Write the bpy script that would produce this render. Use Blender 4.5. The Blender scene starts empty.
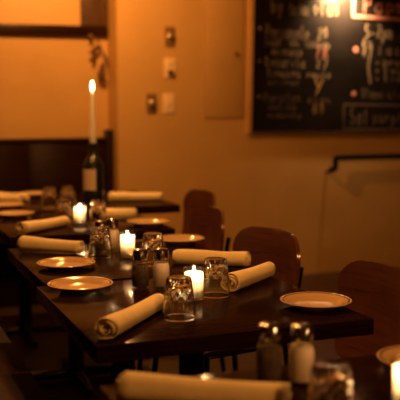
import bpy, bmesh, math, random
from mathutils import Vector, Matrix
PI = math.pi
S = bpy.context.scene
C = S.collection

# ------------------------------------------------------------------ camera
cam = bpy.data.cameras.new('camera')
cam.lens = 81.0
cam.sensor_width = 36.0
cam.clip_start = 0.05
cam.dof.use_dof = True
cam.dof.focus_distance = 2.64
cam.dof.aperture_fstop = 3.0
cam.dof.aperture_blades = 0
camo = bpy.data.objects.new('camera', cam)
C.objects.link(camo)
camo.location = (0, 0, 1.30)
camo.rotation_euler = (math.radians(90 - 6.215), 0, math.radians(-21.1))
S.camera = camo

# ------------------------------------------------------------------ world, exposure
w = bpy.data.worlds.new('world')
S.world = w
w.use_nodes = True
w.node_tree.nodes['Background'].inputs[0].default_value = (1.0, 0.5, 0.2, 1)
w.node_tree.nodes['Background'].inputs[1].default_value = 0.01
S.view_settings.view_transform = 'Standard'
S.view_settings.look = 'None'
S.view_settings.exposure = 0.0
S.view_settings.gamma = 1.0
S.view_settings.use_curve_mapping = False

LAMP = (1.0, 0.385, 0.082)
FLAME = (1.0, 0.46, 0.17)
P_ALCOVE, P_TABLE, P_FRONT_FILL, P_BOARD, P_CANDLE = 94.0, 29.0, 64.0, 190.0, 1.7

# ------------------------------------------------------------------ materials
def mat(name, col, rough=0.5, metal=0.0, **kw):
    m = bpy.data.materials.new(name)
    m.use_nodes = True
    b = m.node_tree.nodes['Principled BSDF']
    b.inputs['Base Color'].default_value = (*col, 1)
    b.inputs['Roughness'].default_value = rough
    b.inputs['Metallic'].default_value = metal
    for k, v in kw.items():
        b.inputs[k.replace('_', ' ')].default_value = v
    return m

def N(m, t, **kw):
    n = m.node_tree.nodes.new(t)
    for k, v in kw.items():
        setattr(n, k, v)
    return n

def link(m, a, b):
    m.node_tree.links.new(a, b)

def ramp(m, stops):
    r = N(m, 'ShaderNodeValToRGB')
    e = r.color_ramp.elements
    while len(e) < len(stops):
        e.new(0.5)
    for i, (p, c) in enumerate(stops):
        e[i].position = p
        e[i].color = (*c, 1)
    return r

def noise_mat(name, c1, c2, scale, rough, stretch=(1, 1, 1), bump=0.0, coord='Object', detail=4, lo=0.35, hi=0.65, rough2=None, **kw):
    m = mat(name, c1, rough, **kw)
    b = m.node_tree.nodes['Principled BSDF']
    tc = N(m, 'ShaderNodeTexCoord')
    mp = N(m, 'ShaderNodeMapping')
    mp.inputs['Scale'].default_value = stretch
    nz = N(m, 'ShaderNodeTexNoise')
    nz.inputs['Scale'].default_value = scale
    nz.inputs['Detail'].default_value = detail
    link(m, tc.outputs[coord], mp.inputs[0])
    link(m, mp.outputs[0], nz.inputs[0])
    r = ramp(m, [(lo, c1), (hi, c2)])
    link(m, nz.outputs[0], r.inputs[0])
    link(m, r.outputs[0], b.inputs['Base Color'])
    if bump:
        bp = N(m, 'ShaderNodeBump')
        bp.inputs['Strength'].default_value = bump
        bp.inputs['Distance'].default_value = 0.002
        link(m, nz.outputs[0], bp.inputs['Height'])
        link(m, bp.outputs[0], b.inputs['Normal'])
    if rough2 is not None:
        mr = N(m, 'ShaderNodeMapRange')
        mr.inputs[3].default_value = rough
        mr.inputs[4].default_value = rough2
        link(m, nz.outputs[0], mr.inputs[0])
        link(m, mr.outputs[0], b.inputs['Roughness'])
    return m

def clear_glass(name, tint=(1, 1, 1), strength=1.0):
    m = bpy.data.materials.new(name)
    m.use_nodes = True
    nt = m.node_tree
    nt.nodes.clear()
    o = nt.nodes.new('ShaderNodeOutputMaterial')
    t = nt.nodes.new('ShaderNodeBsdfTransparent')
    t.inputs[0].default_value = (*tint, 1)
    g = nt.nodes.new('ShaderNodeBsdfGlossy')
    g.inputs['Roughness'].default_value = 0.02
    lw = nt.nodes.new('ShaderNodeLayerWeight')
    lw.inputs[0].default_value = 0.5
    pw = nt.nodes.new('ShaderNodeMath')
    pw.operation = 'POWER'
    pw.inputs[1].default_value = 4.0
    nt.links.new(lw.outputs['Facing'], pw.inputs[0])
    f = nt.nodes.new('ShaderNodeMath')
    f.operation = 'MULTIPLY_ADD'
    f.inputs[1].default_value = 0.80
    f.inputs[2].default_value = 0.045
    nt.links.new(pw.outputs[0], f.inputs[0])
    mx = nt.nodes.new('ShaderNodeMixShader')
    nt.links.new(f.outputs[0], mx.inputs[0])
    nt.links.new(t.outputs[0], mx.inputs[1])
    nt.links.new(g.outputs[0], mx.inputs[2])
    nt.links.new(mx.outputs[0], o.inputs[0])
    return m

def emit(name, col, s):
    m = bpy.data.materials.new(name)
    m.use_nodes = True
    nt = m.node_tree
    nt.nodes.clear()
    o = nt.nodes.new('ShaderNodeOutputMaterial')
    e = nt.nodes.new('ShaderNodeEmission')
    e.inputs[0].default_value = (*col, 1)
    e.inputs[1].default_value = s
    nt.links.new(e.outputs[0], o.inputs[0])
    return m

M = {}
M['wall'] = noise_mat('mustard_plaster', (0.55, 0.345, 0.12), (0.60, 0.385, 0.14), 3.0, 0.62, bump=0.10)
M['ceiling'] = mat('ceiling_paint', (0.22, 0.15, 0.09), 0.8)
M['paint'] = noise_mat('terracotta_paint', (0.20, 0.10, 0.05), (0.24, 0.12, 0.06), 3.0, 0.7)
M['cupboard'] = noise_mat('cupboard_paint', (0.54, 0.335, 0.12), (0.58, 0.37, 0.135), 4.0, 0.5)
M['floor'] = noise_mat('floor_wood', (0.035, 0.017, 0.009), (0.06, 0.03, 0.015), 5.0, 0.45, stretch=(0.6, 9, 1), detail=6)
M['table'] = noise_mat('espresso_wood', (0.011, 0.0042, 0.0022), (0.024, 0.0095, 0.0046), 5.0, 0.10, stretch=(1.2, 22, 22), bump=0.03, detail=6, rough2=0.17, IOR=1.1, Specular_IOR_Level=0.22)
M['bench'] = noise_mat('dark_bench_wood', (0.014, 0.0050, 0.0028), (0.022, 0.008, 0.0045), 4.0, 0.30, stretch=(1, 1, 12), detail=5, IOR=1.25)
M['seat'] = noise_mat('oxblood_vinyl', (0.024, 0.007, 0.005), (0.032, 0.010, 0.007), 8.0, 0.75, Specular_IOR_Level=0.2)
M['chair'] = noise_mat('walnut_ply', (0.075, 0.025, 0.011), (0.14, 0.050, 0.021), 6.0, 0.24, stretch=(1, 0.9, 16), bump=0.08, detail=6, lo=0.3, hi=0.7, rough2=0.34, Coat_Weight=0.8, Coat_Roughness=0.14)
M['black'] = mat('black_metal', (0.012, 0.011, 0.010), 0.3, 0.6)
M['rail'] = mat('matte_black_rail', (0.004, 0.0035, 0.003), 0.8, Specular_IOR_Level=0.15)
M['frame'] = noise_mat('dark_frame_wood', (0.055, 0.026, 0.011), (0.085, 0.040, 0.017), 5.0, 0.4, stretch=(6, 6, 1))
M['panel'] = noise_mat('mustard_panel', (0.60, 0.375, 0.125), (0.64, 0.405, 0.14), 2.0, 0.5)
M['linen'] = noise_mat('linen', (0.84, 0.70, 0.38), (0.90, 0.77, 0.44), 60.0, 0.9, bump=0.25, Sheen_Weight=0.2)
M['glass'] = mat('tumbler_glass', (1, 1, 1), 0.0, 0.0, Transmission_Weight=1.0, IOR=1.47)
M['clear'] = clear_glass('clear_thin_glass', (0.96, 0.95, 0.93))
M['green'] = mat('green_bottle_glass', (0.012, 0.020, 0.010), 0.06, 0.0)
M['paper'] = mat('bottle_paper', (0.62, 0.50, 0.34), 0.7)
M['chrome'] = mat('chrome', (0.42, 0.40, 0.37), 0.12, 1.0)
M['pepper'] = noise_mat('ground_pepper', (0.02, 0.014, 0.010), (0.14, 0.10, 0.07), 260.0, 0.9, detail=2)
M['salt'] = noise_mat('salt', (0.74, 0.68, 0.60), (0.86, 0.80, 0.72), 300.0, 0.8)
M['wax'] = mat('candle_wax', (0.98, 0.93, 0.87), 0.45, 0.0, Subsurface_Weight=1.0, Subsurface_Scale=0.028)
M['wax'].node_tree.nodes['Principled BSDF'].inputs['Subsurface Radius'].default_value = (1.0, 0.85, 0.7)
M['taper_wax'] = mat('taper_wax', (0.97, 0.88, 0.74), 0.4, 0.0, Subsurface_Weight=0.8, Subsurface_Scale=0.05)
M['taper_wax'].node_tree.nodes['Principled BSDF'].inputs['Subsurface Radius'].default_value = (1.0, 0.85, 0.7)
M['wick'] = mat('wick', (0.02, 0.015, 0.01), 0.9)
M['flame'] = emit('flame', (1.0, 0.60, 0.26), 75.0)
M['bulb'] = emit('bulb_glow', (1.0, 0.58, 0.24), 14.0)
M['plastic'] = mat('ivory_plastic', (0.86, 0.66, 0.40), 0.4)
M['dark_plastic'] = mat('dark_plastic', (0.05, 0.03, 0.02), 0.5)
M['brass'] = mat('tarnished_brass', (0.30, 0.17, 0.06), 0.35, 0.9)
M['bronze'] = mat('brown_fitting', (0.20, 0.11, 0.045), 0.55)
M['knob'] = mat('worn_steel', (0.72, 0.62, 0.50), 0.28, 0.9)
M['dried'] = noise_mat('dried_petal', (0.07, 0.035, 0.015), (0.13, 0.065, 0.03), 30.0, 0.85)
M['straw'] = mat('dried_stem', (0.16, 0.09, 0.04), 0.8)
M['board'] = noise_mat('blackboard', (0.006, 0.005, 0.0045), (0.012, 0.010, 0.009), 3.0, 0.27, bump=0.03)
M['trim'] = noise_mat('board_trim_wood', (0.50, 0.30, 0.12), (0.58, 0.35, 0.15), 8.0, 0.5)
M['chalk_cream'] = mat('chalk_cream', (0.27, 0.20, 0.125), 0.95)
M['chalk_dim'] = mat('chalk_dim', (0.13, 0.092, 0.06), 0.95)
M['chalk_pink'] = mat('chalk_pink', (0.46, 0.18, 0.13), 0.95)
M['chalk_ochre'] = mat('chalk_ochre', (0.36, 0.20, 0.06), 0.95)
M['shade'] = mat('lamp_shade_black', (0.02, 0.018, 0.016), 0.4, 0.5)

def plate_mat():
    m = mat('glazed_plate', (0.56, 0.395, 0.225), 0.12)
    b = m.node_tree.nodes['Principled BSDF']
    tc = N(m, 'ShaderNodeTexCoord')
    sx = N(m, 'ShaderNodeSeparateXYZ')
    link(m, tc.outputs['Object'], sx.inputs[0])
    cx = N(m, 'ShaderNodeCombineXYZ')
    link(m, sx.outputs[0], cx.inputs[0])
    link(m, sx.outputs[1], cx.inputs[1])
    ln = N(m, 'ShaderNodeVectorMath', operation='LENGTH')
    link(m, cx.outputs[0], ln.inputs[0])
    ml = N(m, 'ShaderNodeMath', operation='MULTIPLY')
    ml.inputs[1].default_value = 10.0
    link(m, ln.outputs['Value'], ml.inputs[0])
    W, D = (0.56, 0.395, 0.225), (0.16, 0.075, 0.03)
    r = ramp(m, [(0.0, W), (0.865, W), (0.872, D), (0.910, D), (0.917, W)])
    r.color_ramp.interpolation = 'LINEAR'
    link(m, ml.outputs[0], r.inputs[0])
    link(m, r.outputs[0], b.inputs['Base Color'])
    return m
M['plate'] = plate_mat()

# ------------------------------------------------------------------ helpers
class MB:
    def __init__(s):
        s.v = []; s.f = []
    def add(s, vs, fs):
        k = len(s.v)
        s.v += [tuple(p) for p in vs]
        s.f += [tuple(i + k for i in f) for f in fs]
        return s
    def box(s, x0, x1, y0, y1, z0, z1, b=0.0):
        bm = bmesh.new()
        bmesh.ops.create_cube(bm, size=1)
        for v in bm.verts:
            v.co = Vector((x0 + (v.co.x + .5) * (x1 - x0), y0 + (v.co.y + .5) * (y1 - y0), z0 + (v.co.z + .5) * (z1 - z0)))
        if b:
            bmesh.ops.bevel(bm, geom=list(bm.edges), offset=b, segments=2, affect='EDGES', profile=0.6)
        bm.verts.index_update()
        s.add([v.co[:] for v in bm.verts], [[v.index for v in f.verts] for f in bm.faces])
        bm.free()
        return s
    def lathe(s, prof, n=32, closed=False, mod=None, c=(0, 0, 0)):
        """prof: (r, z) list; r = 0 makes a pole; mod(r, z, angle) reshapes the radius"""
        rings = []
        vs = []
        for (r, z) in prof:
            if r < 1e-6:
                rings.append([len(vs)]); vs.append((c[0], c[1], c[2] + z))
            else:
                k = len(vs)
                for i in range(n):
                    a = 2 * PI * i / n
                    rr = mod(r, z, a) if mod else r
                    vs.append((c[0] + rr * math.cos(a), c[1] + rr * math.sin(a), c[2] + z))
                rings.append(list(range(k, k + n)))
        fs = []
        pairs = list(zip(rings[:-1], rings[1:]))
        if closed:
            pairs.append((rings[-1], rings[0]))
        for A, B in pairs:
            for i in range(n):
                j = (i + 1) % n
                if len(A) == 1 and len(B) == 1: continue
                if len(A) == 1: fs.append((A[0], B[j], B[i]))
                elif len(B) == 1: fs.append((A[i], A[j], B[0]))
                else: fs.append((A[i], A[j], B[j], B[i]))
        return s.add(vs, fs)
    def tube(s, pts, r, n=10, cap=True):
        pts = [Vector(p) for p in pts]
        rs = r if isinstance(r, (list, tuple)) else [r] * len(pts)
        vs = []; prev = None
        for i, p in enumerate(pts):
            t = (pts[min(i + 1, len(pts) - 1)] - pts[max(i - 1, 0)]).normalized()
            if prev is None:
                u = t.orthogonal().normalized()
            else:
                u = (prev - t * prev.dot(t)).normalized()
            prev = u
            q = t.cross(u)
            for k in range(n):
                a = 2 * PI * k / n
                vs.append(p + (u * math.cos(a) + q * math.sin(a)) * rs[i])
        fs = []
        for i in range(len(pts) - 1):
            for k in range(n):
                j = (k + 1) % n
                fs.append((i * n + k, i * n + j, (i + 1) * n + j, (i + 1) * n + k))
        if cap:
            fs.append(tuple(range(n))[::-1])
            fs.append(tuple(range((len(pts) - 1) * n, len(pts) * n)))
        return s.add(vs, fs)
    def build(s, name, material, parent=None, smooth=40):
        me = bpy.data.meshes.new(name)
        me.from_pydata(s.v, [], s.f)
        bm = bmesh.new(); bm.from_mesh(me)
        bmesh.ops.recalc_face_normals(bm, faces=bm.faces)
        bm.to_mesh(me); bm.free()
        if smooth:
            for p in me.polygons: p.use_smooth = True
            me.set_sharp_from_angle(angle=math.radians(smooth))
        me.materials.append(M[material] if isinstance(material, str) else material)
        o = bpy.data.objects.new(name, me)
        C.objects.link(o)
        if parent: o.parent = parent
        return o

def tag(o, label=None, cat=None, group=None, kind=None):
    if label: o['label'] = label
    if cat: o['category'] = cat
    if group: o['group'] = group
    if kind: o['kind'] = kind
    return o

def thing(name, loc=(0, 0, 0), rz=0.0, label=None, cat=None, group=None):
    o = bpy.data.objects.new(name, None)
    o.empty_display_size = 0.05
    C.objects.link(o)
    o.location = loc
    o.rotation_euler = (0, 0, rz)
    return tag(o, label, cat, group)

def copy_tree(o, parent=None):
    c = o.copy()
    C.objects.link(c)
    c.parent = parent
    for ch in list(o.children):
        copy_tree(ch, c)
    return c

used = set()
def place(proto, loc, rz, label, group=None):
    o = proto if proto.name not in used else copy_tree(proto)
    used.add(proto.name)
    o.location = loc
    o.rotation_euler = (0, 0, rz)
    o['label'] = label
    if group: o['group'] = group
    return o

def struct(o):
    o['kind'] = 'structure'
    return o

def lamp_light(name, parent, loc, energy, size, col=LAMP, spot=None, rot=None):
    l = bpy.data.lights.new(name, 'SPOT' if spot else 'POINT')
    l.energy = energy
    l.color = col
    l.shadow_soft_size = size
    if spot:
        l.spot_size = math.radians(spot)
        l.spot_blend = 0.8
    o = bpy.data.objects.new(name, l)
    C.objects.link(o)
    o.parent = parent
    o.location = loc
    if rot: o.rotation_euler = rot
    return o

# ------------------------------------------------------------------ the room
YM, YA, XC = 6.0, 6.25, 1.71          # main wall, alcove wall, corner between them
struct(MB().box(-1.2, 5.8, -2.6, 6.5, -0.1, 0.0).build('floor', 'floor'))
struct(MB().box(-1.2, 5.8, -2.6, 6.5, 2.75, 2.85).build('ceiling', 'ceiling'))
struct(MB().box(XC, 5.8, YM, 6.5, 0, 2.75).build('wall_back', 'wall'))
struct(MB().box(-1.2, XC, YA, 6.5, 0, 2.75).build('wall_alcove', 'wall'))
struct(MB().box(-1.2, -1.1, -2.5, YA, 0, 2.75).build('wall_left', 'paint'))
struct(MB().box(5.7, 5.8, -2.5, YM, 0, 2.75).build('wall_right', 'paint'))
struct(MB().box(-1.2, 5.8, -2.6, -2.5, 0, 2.75).build('wall_front', 'paint'))

# cupboard door set flush in the main wall, with a small knob
cd = thing('wall_cupboard', (2.50, YM, 1.19), 0, 'flush mustard cupboard door with a small dark knob beside the chalkboard', 'cupboard')
MB().box(-0.148, 0.148, -0.010, 0.0, 0.0, 1.0, 0.003).build('door', 'cupboard', cd)
fr = MB()
fr.box(-0.160, -0.152, -0.004, 0, -0.012, 1.01).box(0.152, 0.160, -0.004, 0, -0.012, 1.01).box(-0.152, 0.152, -0.004, 0, -0.012, -0.004)
fr.build('door_frame', 'cupboard', cd)
MB().tube([(0.085, -0.010, 0.452), (0.085, -0.022, 0.452), (0.085, -0.030, 0.452)], [0.006, 0.010, 0.012], 12).build('knob', 'dark_plastic', cd)

# framed panel in the alcove
fp = thing('framed_panel', (0.85, YA, 1.755), 0, 'large mustard panel in a wide dark wooden frame on the alcove wall', 'framed panel')
MB().box(-0.80, 0.663, -0.018, 0, 0.07, 0.92).build('panel', 'panel', fp)
MB().box(-0.9, 0.853, -0.045, 0, 0.0, 0.072, 0.006).build('frame_rail', 'bench', fp)
MB().box(-0.9, 0.853, -0.045, 0, 0.90, 0.97, 0.006).build('frame_rail', 'bench', fp)
MB().box(0.662, 0.853, -0.038, 0, 0.072, 0.90, 0.006).build('frame_stile', 'frame', fp)
MB().box(-0.9, -0.79, -0.038, 0, 0.072, 0.90, 0.006).build('frame_stile', 'frame', fp)

# dried sprig hanging from the frame
sp = thing('dried_flower_sprig', (1.60, YA - 0.05, 1.755), 0, 'dried brown flower sprig hanging from the dark frame above the tall candle', 'dried flower')
MB().tube([(-0.03, 0.004, 0.012), (-0.028, -0.012, -0.004), (-0.010, -0.014, -0.012), (0.018, -0.010, -0.03), (0.045, -0.006, -0.066), (0.062, -0.006, -0.11), (0.070, -0.006, -0.17), (0.062, -0.006, -0.235)], 0.0055, 8).build('stem', 'straw', sp)
def leaf(pts, wid):
    mb = MB(); n = len(pts); vs = []
    for i, p in enumerate(pts):
        t = i / (n - 1); ww = wid * math.sin(PI * min(0.97, 0.08 + 0.9 * t)) + 0.001
        a = Vector(pts[min(i + 1, n - 1)]) - Vector(pts[max(i - 1, 0)])
        side = Vector((a.z, 0, -a.x)).normalized() * ww
        p = Vector(p)
        vs += [p - side + Vector((0, 0.004, 0)), p + Vector((0, -0.005, 0)), p + side + Vector((0, 0.004, 0)), p + Vector((0, 0.004, 0))]
    fs = []
    for i in range(n - 1):
        for k in range(4):
            fs.append((i * 4 + k, i * 4 + (k + 1) % 4, i * 4 + 4 + (k + 1) % 4, i * 4 + 4 + k))
    fs += [(3, 2, 1, 0), tuple(range(4 * n - 4, 4 * n))]
    return mb.add(vs, fs)
leaf([(0.045, -0.01, -0.066), (0.02, -0.02, -0.082), (-0.012, -0.024, -0.10), (-0.046, -0.026, -0.122)], 0.019).build('leaf', 'dried', sp)
leaf([(0.0, -0.02, -0.095), (-0.006, -0.026, -0.12), (-0.012, -0.03, -0.145), (-0.014, -0.03, -0.165)], 0.016).build('leaf', 'dried', sp)
leaf([(0.064, -0.006, -0.11), (0.084, -0.012, -0.14), (0.094, -0.014, -0.18), (0.086, -0.014, -0.215)], 0.008).build('leaf', 'straw', sp)
MB().lathe([(0, 0.012), (0.008, 0.0), (0.020, -0.035), (0.031, -0.07), (0.029, -0.095), (0.016, -0.108), (0, -0.112)], 12, c=(0.052, -0.008, -0.195), mod=lambda r, z, a: r * (1 + 0.12 * math.sin(5 * a))).build('seed_head', 'dried', sp)
MB().lathe([(0, 0.018), (0.014, 0.010), (0.018, -0.002), (0.010, -0.014), (0, -0.018)], 10, c=(-0.028, -0.018, -0.002), mod=lambda r, z, a: r * (1 + 0.2 * math.sin(4 * a))).build('bud', 'straw', sp)

# small fittings on the main wall
def wall_plate(name, x, z, ww, hh, label, cat, kind):
    t = thing(name, (x, YM, z), 0, label, cat)
    MB().box(-ww / 2, ww / 2, -0.008, 0, -hh / 2, hh / 2, 0.003).build('cover_plate', 'plastic', t)
    if kind == 'outlet':
        for s, m in ((0.030, 'plastic'), (-0.030, 'dark_plastic')):
            o = MB().box(-0.017, 0.017, -0.012 if m == 'plastic' else -0.032, -0.008, s - 0.014, s + 0.014, 0.002).build('socket' if m == 'plastic' else 'plug', m, t)
            if m == 'plastic':
                MB().box(-0.008, -0.005, -0.0125, -0.0115, s - 0.006, s + 0.006).box(0.005, 0.008, -0.0125, -0.0115, s - 0.006, s + 0.006).build('slot', 'dark_plastic', o)
    else:
        MB().box(-0.005, 0.005, -0.018, -0.008, -0.012, 0.012, 0.002).build('toggle', 'plastic', t)
    for s in (-1, 1):
        MB().tube([(0, -0.008, s * hh * 0.42), (0, -0.0095, s * hh * 0.42)], 0.003, 8).build('screw', 'brass', t)
    return t
wall_plate('power_outlet', 2.088, 1.535, 0.085, 0.135, 'ivory power outlet with a dark plug in its lower socket', 'outlet', 'outlet')
wall_plate('light_switch', 2.078, 1.290, 0.085, 0.140, 'ivory light switch plate beside the lower round wall fitting', 'light switch', 'switch')
def round_fitting(x, z, label):
    t = thing('wall_dimmer', (x, YM, z), 0, label, 'wall dimmer', 'round metal wall fittings')
    MB().box(-0.036, 0.036, -0.010, 0, -0.068, 0.068, 0.004).build('back_plate', 'bronze', t)
    n = 20; mb = MB(); prof = [(0.026, -0.010), (0.026, -0.022), (0.022, -0.029), (0.012, -0.033), (0, -0.034)]
    mb.lathe([(r, -y) for r, y in prof], n)
    mb.v = [(x_, -z_, y_) for x_, y_, z_ in mb.v]
    mb.build('knob', 'knob', t)
    return t
round_fitting(2.088, 1.752, 'round steel wall fitting above the power outlet')
round_fitting(1.952, 1.290, 'round steel wall fitting left of the light switch')

# handrail
hr = thing('handrail', (3.37, YM, 0.885), 0, 'black metal handrail fixed to the wall under the chalkboard', 'handrail')
MB().tube([(-0.045, -0.085, -0.088), (-0.01, -0.085, -0.088), (0.0, -0.085, -0.080), (0.0, -0.085, -0.012), (0.006, -0.085, -0.002), (0.02, -0.085, 0.0), (1.9, -0.085, 0.0)], 0.022, 12).build('rail', 'rail', hr)
for x in (-0.03, 0.9, 1.75):
    z = -0.088 if x < 0 else -0.02
    MB().tube([(x, 0, z - 0.02), (x, -0.06, z - 0.02), (x, -0.085, z)], 0.010, 8).build('bracket', 'black', hr)

# ------------------------------------------------------------------ chalkboard
cb = thing('chalkboard', (2.695, YM, 1.078), 0, 'large black chalkboard menu with faded handwriting on the back wall', 'chalkboard')
cb.rotation_euler = (0, math.radians(0.9), 0)
BW, BH = 2.1, 1.22
MB().box(0.012, BW - 0.012, -0.018, 0, 0.012, BH - 0.012).build('slate', 'board', cb)
MB().box(-0.02, 0.012, -0.030, 0, -0.004, BH, 0.003).build('frame_stile', 'trim', cb)
MB().box(BW - 0.012, BW + 0.02, -0.030, 0, -0.004, BH, 0.003).build('frame_stile', 'trim', cb)
MB().box(0.012, BW - 0.012, -0.026, 0, -0.004, 0.010, 0.002).build('frame_rail', 'frame', cb)
MB().box(0.012, BW - 0.012, -0.026, 0, BH - 0.012, BH, 0.002).build('frame_rail', 'trim', cb)
rnd = random.Random(4)
GL = {  # chalk strokes on a 1 x 1 letter cell
 'a': [[(.8,.6),(.4,.65),(.15,.3),(.4,0),(.8,.2)],[(.8,.65),(.8,0)]], 'e': [[(.15,.35),(.8,.4),(.5,.68),(.15,.35),(.35,.02),(.8,.1)]],
 'o': [[(.5,.65),(.15,.35),(.5,0),(.85,.35),(.5,.65)]], 'n': [[(.15,.65),(.15,0)],[(.15,.45),(.5,.65),(.8,.45),(.8,0)]],
 'l': [[(.4,1),(.4,.05),(.6,0)]], 't': [[(.45,.95),(.45,.05),(.7,.02)],[(.15,.65),(.8,.65)]], 'u': [[(.15,.65),(.2,.1),(.5,0),(.8,.15)],[(.8,.65),(.8,0)]],
 'r': [[(.2,.65),(.2,0)],[(.2,.4),(.5,.65),(.8,.6)]], 's': [[(.8,.6),(.4,.68),(.2,.5),(.7,.22),(.5,0),(.15,.08)]], 'i': [[(.4,.65),(.4,0)]],
 'y': [[(.15,.65),(.45,.1)],[(.85,.65),(.3,-.4)]], 'b': [[(.2,1),(.2,0),(.6,.02),(.8,.3),(.55,.6),(.2,.4)]], 'p': [[(.2,.65),(.2,-.4)],[(.2,.6),(.7,.6),(.75,.2),(.2,.05)]],
 'm': [[(.05,.65),(.05,0)],[(.05,.5),(.3,.65),(.45,.5),(.45,0)],[(.45,.5),(.75,.65),(.9,.5),(.9,0)]], 'P': [[(.2,1),(.2,0)],[(.2,1),(.8,.9),(.75,.5),(.2,.45)]],
 'C': [[(.85,.85),(.4,1),(.1,.5),(.4,0),(.85,.12)]], 'S': [[(.85,.9),(.3,1),(.2,.65),(.8,.35),(.6,0),(.1,.1)]], 'R': [[(.2,1),(.2,0)],[(.2,1),(.8,.85),(.2,.5),(.85,0)]],
 '5': [[(.8,1),(.25,1),(.2,.55),(.6,.6),(.85,.3),(.5,0),(.15,.1)]], '7': [[(.15,1),(.85,1),(.4,0)]], '-': [[(.2,.4),(.8,.4)]], '8': [[(.5,.5),(.2,.75),(.5,1),(.8,.75),(.5,.5),(.15,.22),(.5,0),(.85,.22),(.5,.5)]],
 '2': [[(.2,.8),(.5,1),(.8,.75),(.15,0),(.85,0)]], '0': [[(.5,1),(.15,.5),(.5,0),(.85,.5),(.5,1)]], '9': [[(.8,.75),(.5,1),(.2,.75),(.5,.5),(.8,.75),(.6,0)]], '$': [[(.85,.85),(.3,.9),(.2,.6),(.8,.35),(.6,.08),(.1,.15)],[(.5,1.1),(.5,-.1)]],
}
def chalk(text, u0, u1, v, h, colr, name='chalk_writing', wd=None):
    mb = MB(); n = len(text); cw = (u1 - u0) / n
    wd = wd or 0.0027
    for i, chh in enumerate(text):
        for st in GL.get(chh, []):
            j = rnd.uniform(-.06, .06)
            pts = [(u0 + cw * (i + .08 + .84 * x), -0.0186, v + h * (y + j)) for x, y in st]
            mb.tube(pts, wd, 4)
    mb.v = [(x, -0.0186 + (y + 0.0186) * 0.2, z) for x, y, z in mb.v]
    o = mb.build(name, colr, cb, smooth=0)
    o['kind'] = 'stuff'
    return o
def chalk_line(pts, colr, name='chalk_line', wd=0.005):
    mb = MB().tube([(a, -0.0186, b) for a, b in pts], wd, 5)
    mb.v = [(x, -0.0186 + (y + 0.0186) * 0.2, z) for x, y, z in mb.v]
    return mb.build(name, colr, cb, smooth=0)
def dot(u, v, r, colr):
    mb = MB().lathe([(0, -0.0015), (r, 0), (0, 0.0015)], 12)
    mb.v = [(u + x, -0.0186 + z, v + y) for x, y, z in mb.v]
    return mb.build('chalk_bullet', colr, cb, smooth=0)
# left column: the letters cannot be made out in the photograph, only their sizes and places
chalk('by', 0.14, 0.25, 0.87, 0.11, 'chalk_cream'); chalk('te', 0.29, 0.36, 0.86, 0.10, 'chalk_cream'); chalk('lan', 0.37, 0.45, 0.86, 0.10, 'chalk_cream'); chalk('olas', 0.48, 0.72, 0.87, 0.10, 'chalk_cream')
for v in (0.752, 0.518, 0.262):
    dot(0.065, v, 0.012, 'chalk_cream' if v > .7 else 'chalk_dim')
chalk('Porianole', 0.105, 0.47, 0.678, 0.105, 'chalk_cream'); chalk('20', 0.53, 0.62, 0.69, 0.09, 'chalk_cream')
chalk('reat', 0.11, 0.24, 0.628, 0.055, 'chalk_cream'); chalk('on', 0.30, 0.38, 0.628, 0.055, 'chalk_cream'); chalk('islean', 0.43, 0.64, 0.628, 0.055, 'chalk_cream')
chalk('minase', 0.16, 0.42, 0.565, 0.055, 'chalk_cream'); chalk('78', 0.50, 0.63, 0.555, 0.085, 'chalk_pink')
chalk('Rosarila', 0.105, 0.44, 0.478, 0.075, 'chalk_cream'); chalk('27', 0.52, 0.63, 0.48, 0.07, 'chalk_cream')
chalk('tinesou', 0.12, 0.40, 0.408, 0.06, 'chalk_cream'); chalk('rmule', 0.45, 0.66, 0.404, 0.055, 'chalk_cream')
chalk('ulinas', 0.13, 0.40, 0.352, 0.045, 'chalk_dim'); chalk('y', 0.50, 0.61, 0.335, 0.10, 'chalk_ochre', wd=0.007)
chalk('Paretsn', 0.10, 0.41, 0.225, 0.070, 'chalk_dim'); chalk('elan', 0.46, 0.66, 0.22, 0.06, 'chalk_dim')
chalk('oulins', 0.14, 0.38, 0.168, 0.050, 'chalk_dim'); chalk('80', 0.50, 0.61, 0.145, 0.08, 'chalk_ochre')
chalk('nimeraty', 0.14, 0.42, 0.108, 0.045, 'chalk_dim')
# right column
chalk_line([(0.83, 1.06), (0.83, 0.875), (1.18, 0.872), (1.45, 0.872)], 'chalk_pink', wd=0.013)
chalk_line([(0.83, 1.06), (1.45, 1.06), (1.45, 0.872)], 'chalk_pink', wd=0.010)
chalk('Papm', 0.90, 1.30, 0.905, 0.12, 'chalk_pink', wd=0.006)
chalk('5-7pm', 0.93, 1.18, 0.715, 0.10, 'chalk_cream', wd=0.005); chalk('ole', 1.20, 1.40, 0.715, 0.08, 'chalk_dim')
dot(0.862, 0.628, 0.022, 'chalk_pink'); dot(0.856, 0.298, 0.020, 'chalk_pink')
chalk('$9', 0.91, 1.01, 0.585, 0.115, 'chalk_cream', wd=0.005); chalk('lasou', 1.04, 1.42, 0.60, 0.065, 'chalk_cream')
chalk_line([(0.985, 0.59), (0.975, 0.50), (0.99, 0.42), (0.998, 0.375)], 'chalk_cream')
for v, tx in ((0.515, 'preala'), (0.455, 'soule'), (0.395, 'tinar')):
    dot(1.055, v + 0.018, 0.010, 'chalk_dim'); chalk(tx, 1.10, 1.42, v, 0.055, 'chalk_cream')
chalk('$9', 0.92, 0.98, 0.27, 0.07, 'chalk_dim'); chalk('mans', 1.00, 1.12, 0.265, 0.07, 'chalk_dim'); chalk('aleyn', 1.14, 1.42, 0.265, 0.065, 'chalk_dim')
chalk_line([(0.775, 0.215), (0.775, 0.03), (1.42, 0.03), (1.42, 0.215), (0.775, 0.215)], 'chalk_dim', wd=0.006)
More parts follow.
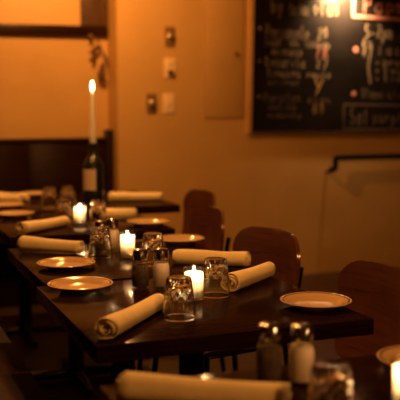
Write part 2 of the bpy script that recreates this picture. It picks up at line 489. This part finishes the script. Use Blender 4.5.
chalk('Sal', 0.82, 1.00, 0.065, 0.12, 'chalk_dim', wd=0.006); chalk('surpla', 1.02, 1.36, 0.075, 0.09, 'chalk_dim', wd=0.005)

# lamp bracketed over the chalkboard
pl = thing('picture_light', (3.44, YM, 2.36), 0, 'black gooseneck lamp bracketed above the chalkboard', 'lamp')
MB().lathe([(0, 0), (0.045, 0), (0.045, 0.012), (0, 0.014)], 20).build('mount', 'shade', pl)
o = pl.children[0]
for v in o.data.vertices: v.co = (v.co.x, -v.co.z, v.co.y)
MB().tube([(0, -0.01, 0), (0, -0.10, 0.04), (0, -0.15, 0.02), (0, -0.165, -0.03), (0, -0.165, -0.08)], 0.009, 10).build('arm', 'shade', pl)
sh = MB().lathe([(0.018, -0.05), (0.030, -0.08), (0.060, -0.15), (0.066, -0.17), (0.063, -0.17), (0.057, -0.15), (0.026, -0.078), (0.018, -0.05)], 28, c=(0, -0.165, -0.06)).build('shade', 'shade', pl)
MB().lathe([(0, -0.085), (0.014, -0.092), (0.022, -0.115), (0.018, -0.135), (0, -0.145)], 16, c=(0, -0.165, -0.06)).build('bulb', 'bulb', pl)
lamp_light('bulb_light', pl, (0, -0.165, -0.225), P_BOARD, 0.03, col=(1.0, 0.58, 0.27), spot=125, rot=(math.radians(56), 0, 0))

# ------------------------------------------------------------------ benches
bl = thing('banquette', (0, 0, 0), 0, 'dark wooden banquette with oxblood seat running along the tables', 'bench')
MB().box(0.06, 0.50, 0.9, 5.45, 0.40, 0.46, 0.018).build('seat', 'seat', bl)
MB().box(0.06, 0.44, 0.9, 5.45, 0.0, 0.40).build('base', 'bench', bl)
MB().box(0.0, 0.06, 0.9, 5.45, 0.0, 0.98, 0.008).build('backrest', 'bench', bl)
bf = thing('bench', (0, 0, 0), 0, 'high-backed dark wooden bench across the back alcove', 'bench')
MB().box(0.06, 1.66, 5.62, 6.14, 0.40, 0.46, 0.018).build('seat', 'seat', bf)
MB().box(0.06, 1.66, 5.68, 6.14, 0.0, 0.40).build('base', 'bench', bf)
for i in range(3):
    MB().box(0.02 + i * 0.547, 0.564 + i * 0.547, 6.14, 6.18, 0.0, 1.02, 0.004).build('back_panel', 'bench', bf)
MB().box(0.0, 1.66, 6.13, 6.20, 1.02, 1.052, 0.006).build('top_rail', 'bench', bf)
MB().box(1.66, 1.705, 6.10, 6.21, 0.0, 1.108, 0.008).build('end_post', 'bench', bf)

# ------------------------------------------------------------------ tables
def table(x0, x1, y0, y1, label):
    cx, cy = (x0 + x1) / 2, (y0 + y1) / 2
    t = thing('dining_table', (cx, cy, 0), 0, label, 'table', 'dark wooden dining tables')
    a, b = (x1 - x0) / 2, (y1 - y0) / 2
    MB().box(-a, a, -b, b, 0.708, 0.75, 0.004).build('tabletop', 'table', t)
    for dx in ((0,) if a < 0.45 else (-0.28, 0.28)):
        MB().lathe([(0, 0.03), (0.055, 0.03), (0.040, 0.06), (0.036, 0.10), (0.036, 0.66), (0.06, 0.695), (0, 0.695)], 24, c=(dx, 0, 0)).build('column', 'black', t)
        ft = MB()
        for k in range(4):
            ang = k * PI / 2
            d = Vector((math.cos(ang), math.sin(ang), 0))
            ft.tube([Vector((dx, 0, 0.035)) + d * 0.03, Vector((dx, 0, 0.03)) + d * 0.16, Vector((dx, 0, 0.016)) + d * 0.27], [0.026, 0.020, 0.015], 10)
        ft.build('base', 'black', t)
        MB().box(dx - 0.16, dx + 0.16, -0.16, 0.16, 0.694, 0.709, 0.002).build('mounting_plate', 'black', t)
    return t
table(0.43, 1.15, 0.94, 1.66, 'dark wooden table nearest the camera, holding the blurred shakers')
table(0.497, 1.226, 1.94, 2.655, 'dark wooden table in focus, second from the camera')
table(0.528, 1.240, 2.685, 3.39, 'dark wooden table pushed against the far side of the table in focus')
table(0.585, 1.305, 3.68, 4.45, 'dark wooden table in front of the wine bottle table')
table(0.655, 1.635, 4.53, 5.36, 'wide dark wooden table by the back bench with the wine bottle')

# ------------------------------------------------------------------ chairs
def make_chair():
    t = thing('dining_chair', (0, 0, 0), 0, 'chair', 'chair', 'walnut plywood dining chairs')
    def shell(name, rows, nu, fn, th):
        mb = MB(); F = []
        top = [[Vector(fn(i, j)) for j in range(nu + 1)] for i in range(rows + 1)]
        vs = []
        for i in range(rows + 1):
            for j in range(nu + 1):
                du = top[i][min(j + 1, nu)] - top[i][max(j - 1, 0)]
                dv = top[min(i + 1, rows)][j] - top[max(i - 1, 0)][j]
                n = du.cross(dv)
                n = n.normalized() if n.length > 1e-9 else Vector((1, 0, 0))
                vs += [top[i][j] + n * th / 2, top[i][j] - n * th / 2]
        ix = lambda i, j, k: (i * (nu + 1) + j) * 2 + k
        for i in range(rows):
            for j in range(nu):
                F.append((ix(i, j, 0), ix(i, j + 1, 0), ix(i + 1, j + 1, 0), ix(i + 1, j, 0)))
                F.append((ix(i, j, 1), ix(i + 1, j, 1), ix(i + 1, j + 1, 1), ix(i, j + 1, 1)))
        for i in range(rows):
            for j in (0, nu):
                F.append((ix(i, j, 0), ix(i + 1, j, 0), ix(i + 1, j, 1), ix(i, j, 1)))
        for j in range(nu):
            for i in (0, rows):
                F.append((ix(i, j, 0), ix(i, j + 1, 0), ix(i, j + 1, 1), ix(i, j, 1)))
        mb.add(vs, F)
        return mb
    NR, NU = 22, 18
    z0, z1 = 0.50, 0.816
    def back(i, j):
        v = i / NR; v = 0.5 - 0.5 * math.cos(PI * v)
        z = z0 + (z1 - z0) * v
        hw = 0.175 + 0.040 * v
        r = 0.095; q = (z1 - z)
        if q < r: hw -= r * (1 - math.sqrt(max(0, 1 - (1 - q / r) ** 2)))
        rb = 0.05; q = z - z0
        if q < rb: hw -= rb * (1 - math.sqrt(max(0, 1 - (1 - q / rb) ** 2)))
        y = hw * math.sin((j / NU * 2 - 1) * PI / 2)
        zz = z - 0.10 * (y / 0.21) ** 2 * 0.12 * v
        x = 0.205 + 0.15 * (zz - z0) - 0.055 * (y / 0.21) ** 2 + 0.018 * math.sin(PI * v)
        return (x, y, zz)
    shell('backrest', NR, NU, back, 0.013).build('backrest', 'chair', t, 50)
    def seat(i, j):
        u = i / 14 * 2 - 1; k = j / 14 * 2 - 1
        # squircle
        x = u * math.sqrt(1 - 0.32 * k * k); y = k * math.sqrt(1 - 0.32 * u * u)
        return (x * 0.205, y * 0.215, 0.452 + 0.012 * y * y - 0.030 * max(0, -x - 0.5) ** 2 + 0.006 * x)
    shell('seat', 14, 14, seat, 0.013).build('seat', 'chair', t, 50)
    for s in (-1, 1):
        MB().tube([(-0.155, s * 0.165, 0.440), (-0.175, s * 0.185, 0.22), (-0.19, s * 0.20, 0.0)], 0.011, 10).build('leg', 'black', t)
        MB().tube([(0.17, s * 0.165, 0.440), (0.20, s * 0.18, 0.22), (0.225, s * 0.19, 0.0)], 0.011, 10).build('leg', 'black', t)
        MB().tube([(0.13, s * 0.150, 0.440), (0.185, s * 0.150, 0.452), (0.212, s * 0.150, 0.50), (0.233, s * 0.152, 0.60), (0.250, s * 0.155, 0.70)], 0.010, 10).build('back_upright', 'black', t)
    sr = MB()
    for s in (-1, 1):
        sr.tube([(-0.155, s * 0.165, 0.437), (0.17, s * 0.165, 0.437)], 0.009, 8)
    sr.tube([(0.13, -0.15, 0.437), (0.13, 0.15, 0.437)], 0.009, 8)
    sr.build('seat_frame', 'black', t)
    return t
chair = make_chair()
place(chair, (1.225, 2.265, 0), 0.0, 'walnut plywood chair nearest the camera, behind the white plate')
place(chair, (1.205, 2.935, 0), 0.19, 'walnut plywood chair second from the camera, beside two rolled napkins').scale = (1.0, 1.0, 1.02)
place(chair, (1.300, 3.815, 0), 0.0, 'reddish plywood chair third from the camera')
place(chair, (1.560, 4.570, 0), 0.06, 'plywood chair farthest from the camera, at the wine bottle table')

# ------------------------------------------------------------------ tableware
TZ = 0.7503
def make_plate():
    prof = [(0, 0.006), (0.045, 0.006), (0.058, 0.007), (0.066, 0.011), (0.074, 0.0165), (0.090, 0.0200), (0.0945, 0.0215), (0.0965, 0.0205), (0.0955, 0.0185),
            (0.088, 0.0165), (0.074, 0.0125), (0.064, 0.006), (0.058, 0.0025), (0.056, 0.0), (0.052, 0.0), (0.050, 0.003), (0, 0.003)]
    o = MB().lathe(prof, 56).build('side_plate', 'plate', None, 60)
    return tag(o, 'plate', 'plate', 'cream side plates with a dark rim line')
plate = make_plate()
for (x, y, l) in [
    (1.150, 2.112, 'cream side plate in focus in front of the nearest chair'),
    (0.610, 2.560, 'cream side plate at the left edge of the table in focus'),
    (0.648, 2.918, 'cream side plate just behind the left plate of the table in focus'),
    (1.185, 3.285, 'cream side plate at the far right of the third table'),
    (1.225, 3.815, 'cream side plate beside the reddish third chair'),
    (0.715, 4.330, 'cream side plate at the left picture edge on the fourth table'),
    (1.095, 1.540, 'cream side plate cut by the right picture edge'),
    (0.735, 4.72, 'cream side plate at the left end of the wine bottle table'),
    (0.985, 5.25, 'cream side plate nearest the back bench')]:
    place(plate, (x, y, TZ), 0, l)

def make_napkin(seed, L=0.30, R=0.030, turns=3.4, taper=0.12):
    r_ = random.Random(seed)
    nt, nl = 66, 16
    ph = [r_.uniform(0, 6.28) for _ in range(5)]
    mb = MB(); vs = []
    for i in range(nl + 1):
        t = i / nl
        shift = 0.9 * t
        Rl = R * (1 - taper * t) * (1 + 0.035 * math.sin(5.5 * t + ph[0]))
        for k in range(nt + 1):
            s = k / nt
            a = s * turns * 2 * PI + shift + ph[1]
            rad = 0.004 + (Rl - 0.004) * s ** 0.8
            rad *= 1 + (0.05 + 0.10 * (1 - s)) * math.sin(2 * a + ph[2]) * (1 if s < 0.8 else 0.4)
            rad *= 1 + 0.030 * s * math.sin(a - 9 * t + ph[3]) * math.sin(7 * t + 2 * a + ph[0])
            x = (t - .5) * L
            e = max(0, 1 - min(i, nl - i) / 1.0)
            x += e * 0.006 * math.sin(1.3 * a + ph[3]) + e * (1 - s) * 0.004 * (-1 if i == 0 else 1)
            vs.append((x, rad * math.cos(a), rad * math.sin(a) * 0.93 + 0.003 * math.sin(3 * t + ph[4])))
    fs = []
    for i in range(nl):
        for k in range(nt):
            p = i * (nt + 1) + k
            fs.append((p, p + 1, p + nt + 2, p + nt + 1))
    # settle the roll on the table: flatten its underside
    for _ in range(1):
        out = []
        for i in range(nl + 1):
            ring = vs[i * (nt + 1):(i + 1) * (nt + 1)]
            m = min(p[2] for p in ring)
            for (x, y, z) in ring:
                z -= m
                if z < 0.006: z = 0.003 + z * 0.5
                out.append((x, y, z))
        vs = out
    mb.add(vs, fs)
    o = mb.build('rolled_napkin', 'linen', None, 70)
    md = o.modifiers.new('thickness', 'SOLIDIFY'); md.thickness = 0.0024; md.offset = 0
    return tag(o, 'napkin', 'napkin', 'rolled cream linen napkins')
naps = [make_napkin(s, turns=tn) for s, tn in ((3, 3.3), (8, 3.8), (12, 3.5))]
def nap(k, a, b, label, ln=None):
    a, b = Vector((*a, 0)), Vector((*b, 0))
    c = (a + b) / 2; d = b - a
    o = place(naps[k], (c.x, c.y, TZ), math.atan2(d.y, d.x), label)
    o.scale = (d.length / 0.30, 1.0, 1.0)
    return o
nap(0, (0.530, 1.985), (0.742, 2.235), 'rolled cream napkin in focus at the near corner, spiral end open')
nap(1, (1.008, 2.372), (1.215, 2.545), 'rolled cream napkin at the right edge of the table in focus')
nap(2, (1.225, 2.725), (1.015, 2.865), 'rolled cream napkin lying crosswise behind the bright candle in focus')
nap(1, (0.575, 3.340), (0.762, 3.180), 'rolled cream napkin at the far left of the third table, behind the plate')
nap(0, (0.640, 3.730), (0.870, 3.935), 'rolled cream napkin at the near left corner of the fourth table')
nap(2, (1.085, 4.110), (1.245, 4.075), 'short rolled napkin on the right of the fourth table')
nap(1, (1.320, 4.815), (1.605, 4.765), 'rolled cream napkin at the right end of the wine bottle table')
nap(0, (0.690, 5.120), (0.900, 4.995), 'rolled cream napkin at the left end of the wine bottle table')
nap(2, (0.690, 4.960), (0.835, 4.880), 'small rolled napkin in front of another one at the left picture edge')
nap(1, (0.448, 1.560), (0.712, 1.410), 'blurred rolled napkin across the bottom of the picture')

def make_tumbler():
    # an upturned tumbler: mouth on the table, thick cut base on top
    H = 0.104
    outer = [(0.0425, 0.0), (0.0432, 0.003), (0.0415, 0.030), (0.0402, 0.042)]
    outer += [(0.0395 - 0.0062 * k / 11, 0.047 + 0.0495 * k / 11) for k in range(12)]
    outer += [(0.0325, 0.1005), (0.0290, 0.1035), (0.020, 0.1025), (0, 0.1015)]
    inner = [(0, 0.082), (0.020, 0.0825), (0.0285, 0.079), (0.0315, 0.070), (0.0355, 0.052), (0.0385, 0.028), (0.0405, 0.002), (0.0415, 0.0)]
    def cut(r, z, a):
        wgt = min(1, max(0, (z - 0.040) / 0.012)) if r > 0.0295 else 0
        g = min(abs(math.sin(5 * a + 150 * z)), abs(math.sin(5 * a - 150 * z)))
        return r * (1 - 0.07 * wgt * (1 - min(1, g * 1.6)))
    mb = MB()
    mb.lathe(outer[:-1] + [(0, 0.1015)], 80, mod=cut)
    inn = MB().lathe(inner, 80)
    k = len(mb.v)
    mb.v += inn.v; mb.f += [tuple(i + k for i in f) for f in inn.f]
    n = 80
    last = k + len(inn.v) - n
    for i in range(n):
        j = (i + 1) % n
        mb.f.append((i, j, last + j, last + i))
    o = mb.build('tumbler', 'glass', None, 14)
    return tag(o, 'tumbler', 'glass', 'upturned glass tumblers')
tumbler = make_tumbler()
for (x, y, l) in [
    (0.764, 2.128, 'upturned clear tumbler in focus, left of the bright candle'),
    (0.952, 2.346, 'upturned clear tumbler in focus, right of the bright candle'),
    (0.940, 2.880, 'upturned clear tumbler behind the shakers of the table in focus'),
    (0.812, 3.092, 'upturned clear tumbler left of the candle on the third table'),
    (0.895, 4.040, 'upturned clear tumbler left of the candle on the fourth table'),
    (1.030, 3.960, 'upturned clear tumbler right of the candle on the fourth table'),
    (0.945, 4.630, 'upturned dim tumbler left of the wine bottle, farther from it'),
    (1.048, 4.650, 'upturned dim tumbler beside the wine bottle'),
    (0.747, 1.315, 'large blurred tumbler at the bottom of the picture')]:
    place(tumbler, (x, y, TZ), random.Random(l).uniform(0, 1), l).scale = (1.0, 1.0, 1.03)

def make_shaker(kind):
    t = thing('pepper_shaker' if kind == 'pepper' else 'salt_shaker', (0, 0, 0), 0, kind, 'shaker', 'glass shakers with metal caps')
    MB().lathe([(0, 0.0), (0.024, 0.0), (0.0265, 0.003), (0.0268, 0.060), (0.0255, 0.070), (0.021, 0.078), (0.0185, 0.083), (0.0185, 0.092)], 32).build('jar', 'clear', t)
    top = 0.066 if kind == 'pepper' else 0.070
    MB().lathe([(0, 0.004), (0.0235, 0.004), (0.0245, 0.007), (0.0247, 0.058), (0.0230, 0.066), (0.0205, top + 0.003), (0, top + 0.005)], 28).build('pepper' if kind == 'pepper' else 'salt', kind, t)
    cap = MB().lathe([(0.0195, 0.084), (0.0215, 0.084), (0.0215, 0.108), (0.0208, 0.112), (0.018, 0.1145), (0.008, 0.1160), (0, 0.1165)], 36, mod=lambda r, z, a: r * (1 + (0.02 * math.cos(18 * a) if 0.083 < z < 0.109 and r > 0.02 else 0)))
    c = cap.build('cap', 'chrome', t, 35)
    h = MB()
    for k in range(7):
        rr = 0 if k == 0 else 0.0085; a = k * PI / 3
        z = 0.1163 if k == 0 else 0.1157
        h.lathe([(0, 0.0008), (0.0012, 0.0008), (0.0012, -0.001)], 6, c=(rr * math.cos(a), rr * math.sin(a), z))
    h.build('pour_holes', 'dark_plastic', c)
    return t
pepper, salt = make_shaker('pepper'), make_shaker('salt')
place(pepper, (0.786, 2.530, TZ), 0.2, 'glass pepper shaker in focus, behind the left tumbler')
place(salt, (0.848, 2.520, TZ), 0.4, 'glass salt shaker in focus, beside the pepper')
place(pepper, (0.842, 3.205, TZ), 0.1, 'glass pepper shaker on the third table, behind a tumbler')
place(salt, (0.900, 3.245, TZ), 0.7, 'glass salt shaker on the third table, behind the candle')
place(pepper, (0.755, 1.575, TZ), 0.3, 'large blurred pepper shaker on the nearest table')
place(salt, (0.812, 1.545, TZ), 0.9, 'large blurred salt shaker on the nearest table')

def make_votive():
    t = thing('votive_candle', (0, 0, 0), 0, 'votive', 'candle', 'lit candles in clear glass holders')
    MB().lathe([(0, 0.0), (0.027, 0.0), (0.0295, 0.002), (0.0305, 0.090), (0.0298, 0.0912), (0.029, 0.090), (0.0280, 0.008), (0, 0.007)], 32).build('holder', 'clear', t)
    wx = MB().lathe([(0, 0.0075), (0.0255, 0.0078), (0.0265, 0.010), (0.0262, 0.074), (0.0250, 0.0765), (0.0235, 0.076), (0.0215, 0.070), (0.0195, 0.045), (0.014, 0.034), (0.008, 0.031), (0, 0.030)], 32).build('candle', 'wax', t)
    MB().tube([(0, 0, 0.030), (0.0005, 0, 0.061), (0.001, 0, 0.065)], 0.0009, 6).build('wick', 'wick', wx)
    MB().lathe([(0, 0.056), (0.003, 0.058), (0.0060, 0.065), (0.0058, 0.071), (0.0036, 0.081), (0.001, 0.089), (0, 0.091)], 14).build('flame', 'flame', wx)
    lamp_light('flame_light', wx, (0, 0, 0.080), P_CANDLE, 0.006, FLAME)
    return t
votive = make_votive()
for (x, y, l) in [
    (0.878, 2.322, 'lit white candle in glass between the two tumblers in focus'),
    (0.905, 3.065, 'lit white candle in glass on the third table, left of the upturned tumbler'),
    (0.950, 3.975, 'lit candle in glass on the fourth table, below the wine bottle'),
    (0.918, 1.338, 'lit candle cut by the lower right corner of the picture')]:
    place(votive, (x, y, TZ), 0, l)

# wine bottle holding a tall taper
wb = thing('wine_bottle', (1.168, 4.575, TZ), 0.0, 'dark wine bottle with a pale label, used as a candle holder', 'bottle')
MB().lathe([(0, 0.0), (0.046, 0.0), (0.0525, 0.004), (0.0535, 0.012), (0.0535, 0.205), (0.050, 0.228), (0.040, 0.248), (0.029, 0.266), (0.0225, 0.284), (0.0210, 0.318), (0.0235, 0.320), (0.0235, 0.334), (0.0205, 0.336), (0.0125, 0.336), (0.0125, 0.30), (0, 0.30)], 40).build('bottle_glass', 'green', wb)
lb = MB(); n = 22; vs = []; fs = []
for i in range(n + 1):
    a = math.radians(-188) + math.radians(98) * i / n
    for r, z in ((0.0537, 0.095), (0.0537, 0.203), (0.0542, 0.203), (0.0542, 0.095)):
        vs.append((r * math.cos(a), r * math.sin(a), z))
for i in range(n):
    for k in range(4):
        fs.append((i * 4 + k, i * 4 + (k + 1) % 4, i * 4 + 4 + (k + 1) % 4, i * 4 + 4 + k))
fs += [(0, 1, 2, 3), (4 * n + 3, 4 * n + 2, 4 * n + 1, 4 * n)]
lb.add(vs, fs).build('paper_label', 'paper', wb)
tp = thing('taper_candle', (1.168, 4.575, TZ + 0.3005), 0, 'tall thin lit candle standing in the wine bottle', 'candle')
wx = MB().lathe([(0, 0.0), (0.0115, 0.0), (0.0115, 0.037), (0.0160, 0.042), (0.0155, 0.12), (0.0140, 0.28), (0.0115, 0.302), (0.005, 0.306), (0, 0.306)], 18).build('candle', 'taper_wax', tp)
dr = MB()
for a, zz, ln in ((0.3, 0.10, 0.06), (2.6, 0.12, 0.045), (4.4, 0.085, 0.04)):
    x, y = 0.0155 * math.cos(a), 0.0155 * math.sin(a)
    dr.tube([(x, y, zz), (x * 1.05, y * 1.05, zz - ln * .5), (x * 1.1, y * 1.1, zz - ln)], [0.001, 0.0022, 0.0034], 8)
dr.build('wax_drips', 'wax', wx)
MB().tube([(0, 0, 0.305), (0.0004, 0, 0.311), (0.001, 0, 0.315)], 0.001, 6).build('wick', 'wick', tp)
MB().lathe([(0, 0.310), (0.005, 0.313), (0.0080, 0.323), (0.0080, 0.333), (0.0050, 0.346), (0.002, 0.355), (0, 0.358)], 16).build('flame', 'flame', tp)
lamp_light('flame_light', tp, (0, 0, 0.338), P_CANDLE * 2.5, 0.008, FLAME)

# ------------------------------------------------------------------ pendant lamps (above the picture) and an added front fill
def pendant(x, y, z, power, label, deep=True):
    t = thing('pendant_lamp', (x, y, z), 0, label, 'lamp', 'black pendant lamps')
    MB().lathe([(0, 2.75 - z), (0.05, 2.75 - z), (0.05, 2.73 - z), (0, 2.72 - z)], 20).build('ceiling_rose', 'shade', t)
    MB().tube([(0, 0, 2.725 - z), (0, 0, 0.17)], 0.004, 8).build('cord', 'shade', t)
    if deep:
        MB().lathe([(0, 0.18), (0.02, 0.18), (0.03, 0.14), (0.08, 0.11), (0.115, 0.06), (0.13, 0.0), (0.127, 0.0), (0.112, 0.057), (0.077, 0.105), (0.027, 0.134), (0, 0.136)], 32).build('shade', 'shade', t)
        MB().lathe([(0, 0.137), (0.016, 0.128), (0.028, 0.105), (0.026, 0.09), (0.012, 0.079), (0, 0.077)], 18).build('bulb', 'bulb', t)
        lamp_light('bulb_light', t, (0, 0, 0.045), power, 0.03)
    else:
        MB().lathe([(0, 0.18), (0.02, 0.18), (0.025, 0.13), (0.09, 0.10), (0.15, 0.07), (0.147, 0.068), (0.087, 0.096), (0.022, 0.126), (0, 0.128)], 32).build('shade', 'shade', t)
        MB().lathe([(0, 0.127), (0.016, 0.115), (0.03, 0.08), (0.026, 0.058), (0.012, 0.046), (0, 0.044)], 18).build('bulb', 'bulb', t)
        lamp_light('bulb_light', t, (0, 0, -0.005), power, 0.045)
    return t
pendant(1.28, 5.14, 2.38, P_ALCOVE, 'black pendant lamp with a shallow shade over the wine bottle table', False)
pendant(0.95, 3.75, 1.92, P_TABLE, 'black deep-shaded pendant lamp over the fourth table')
pendant(0.85, 2.30, 1.85, P_TABLE, 'black deep-shaded pendant lamp over the table in focus')
pendant(1.30, -0.20, 2.12, P_FRONT_FILL, 'added front fill lamp behind the camera, a black pendant with a shallow shade', False)  # unseen lamp added as front fill on the napkins
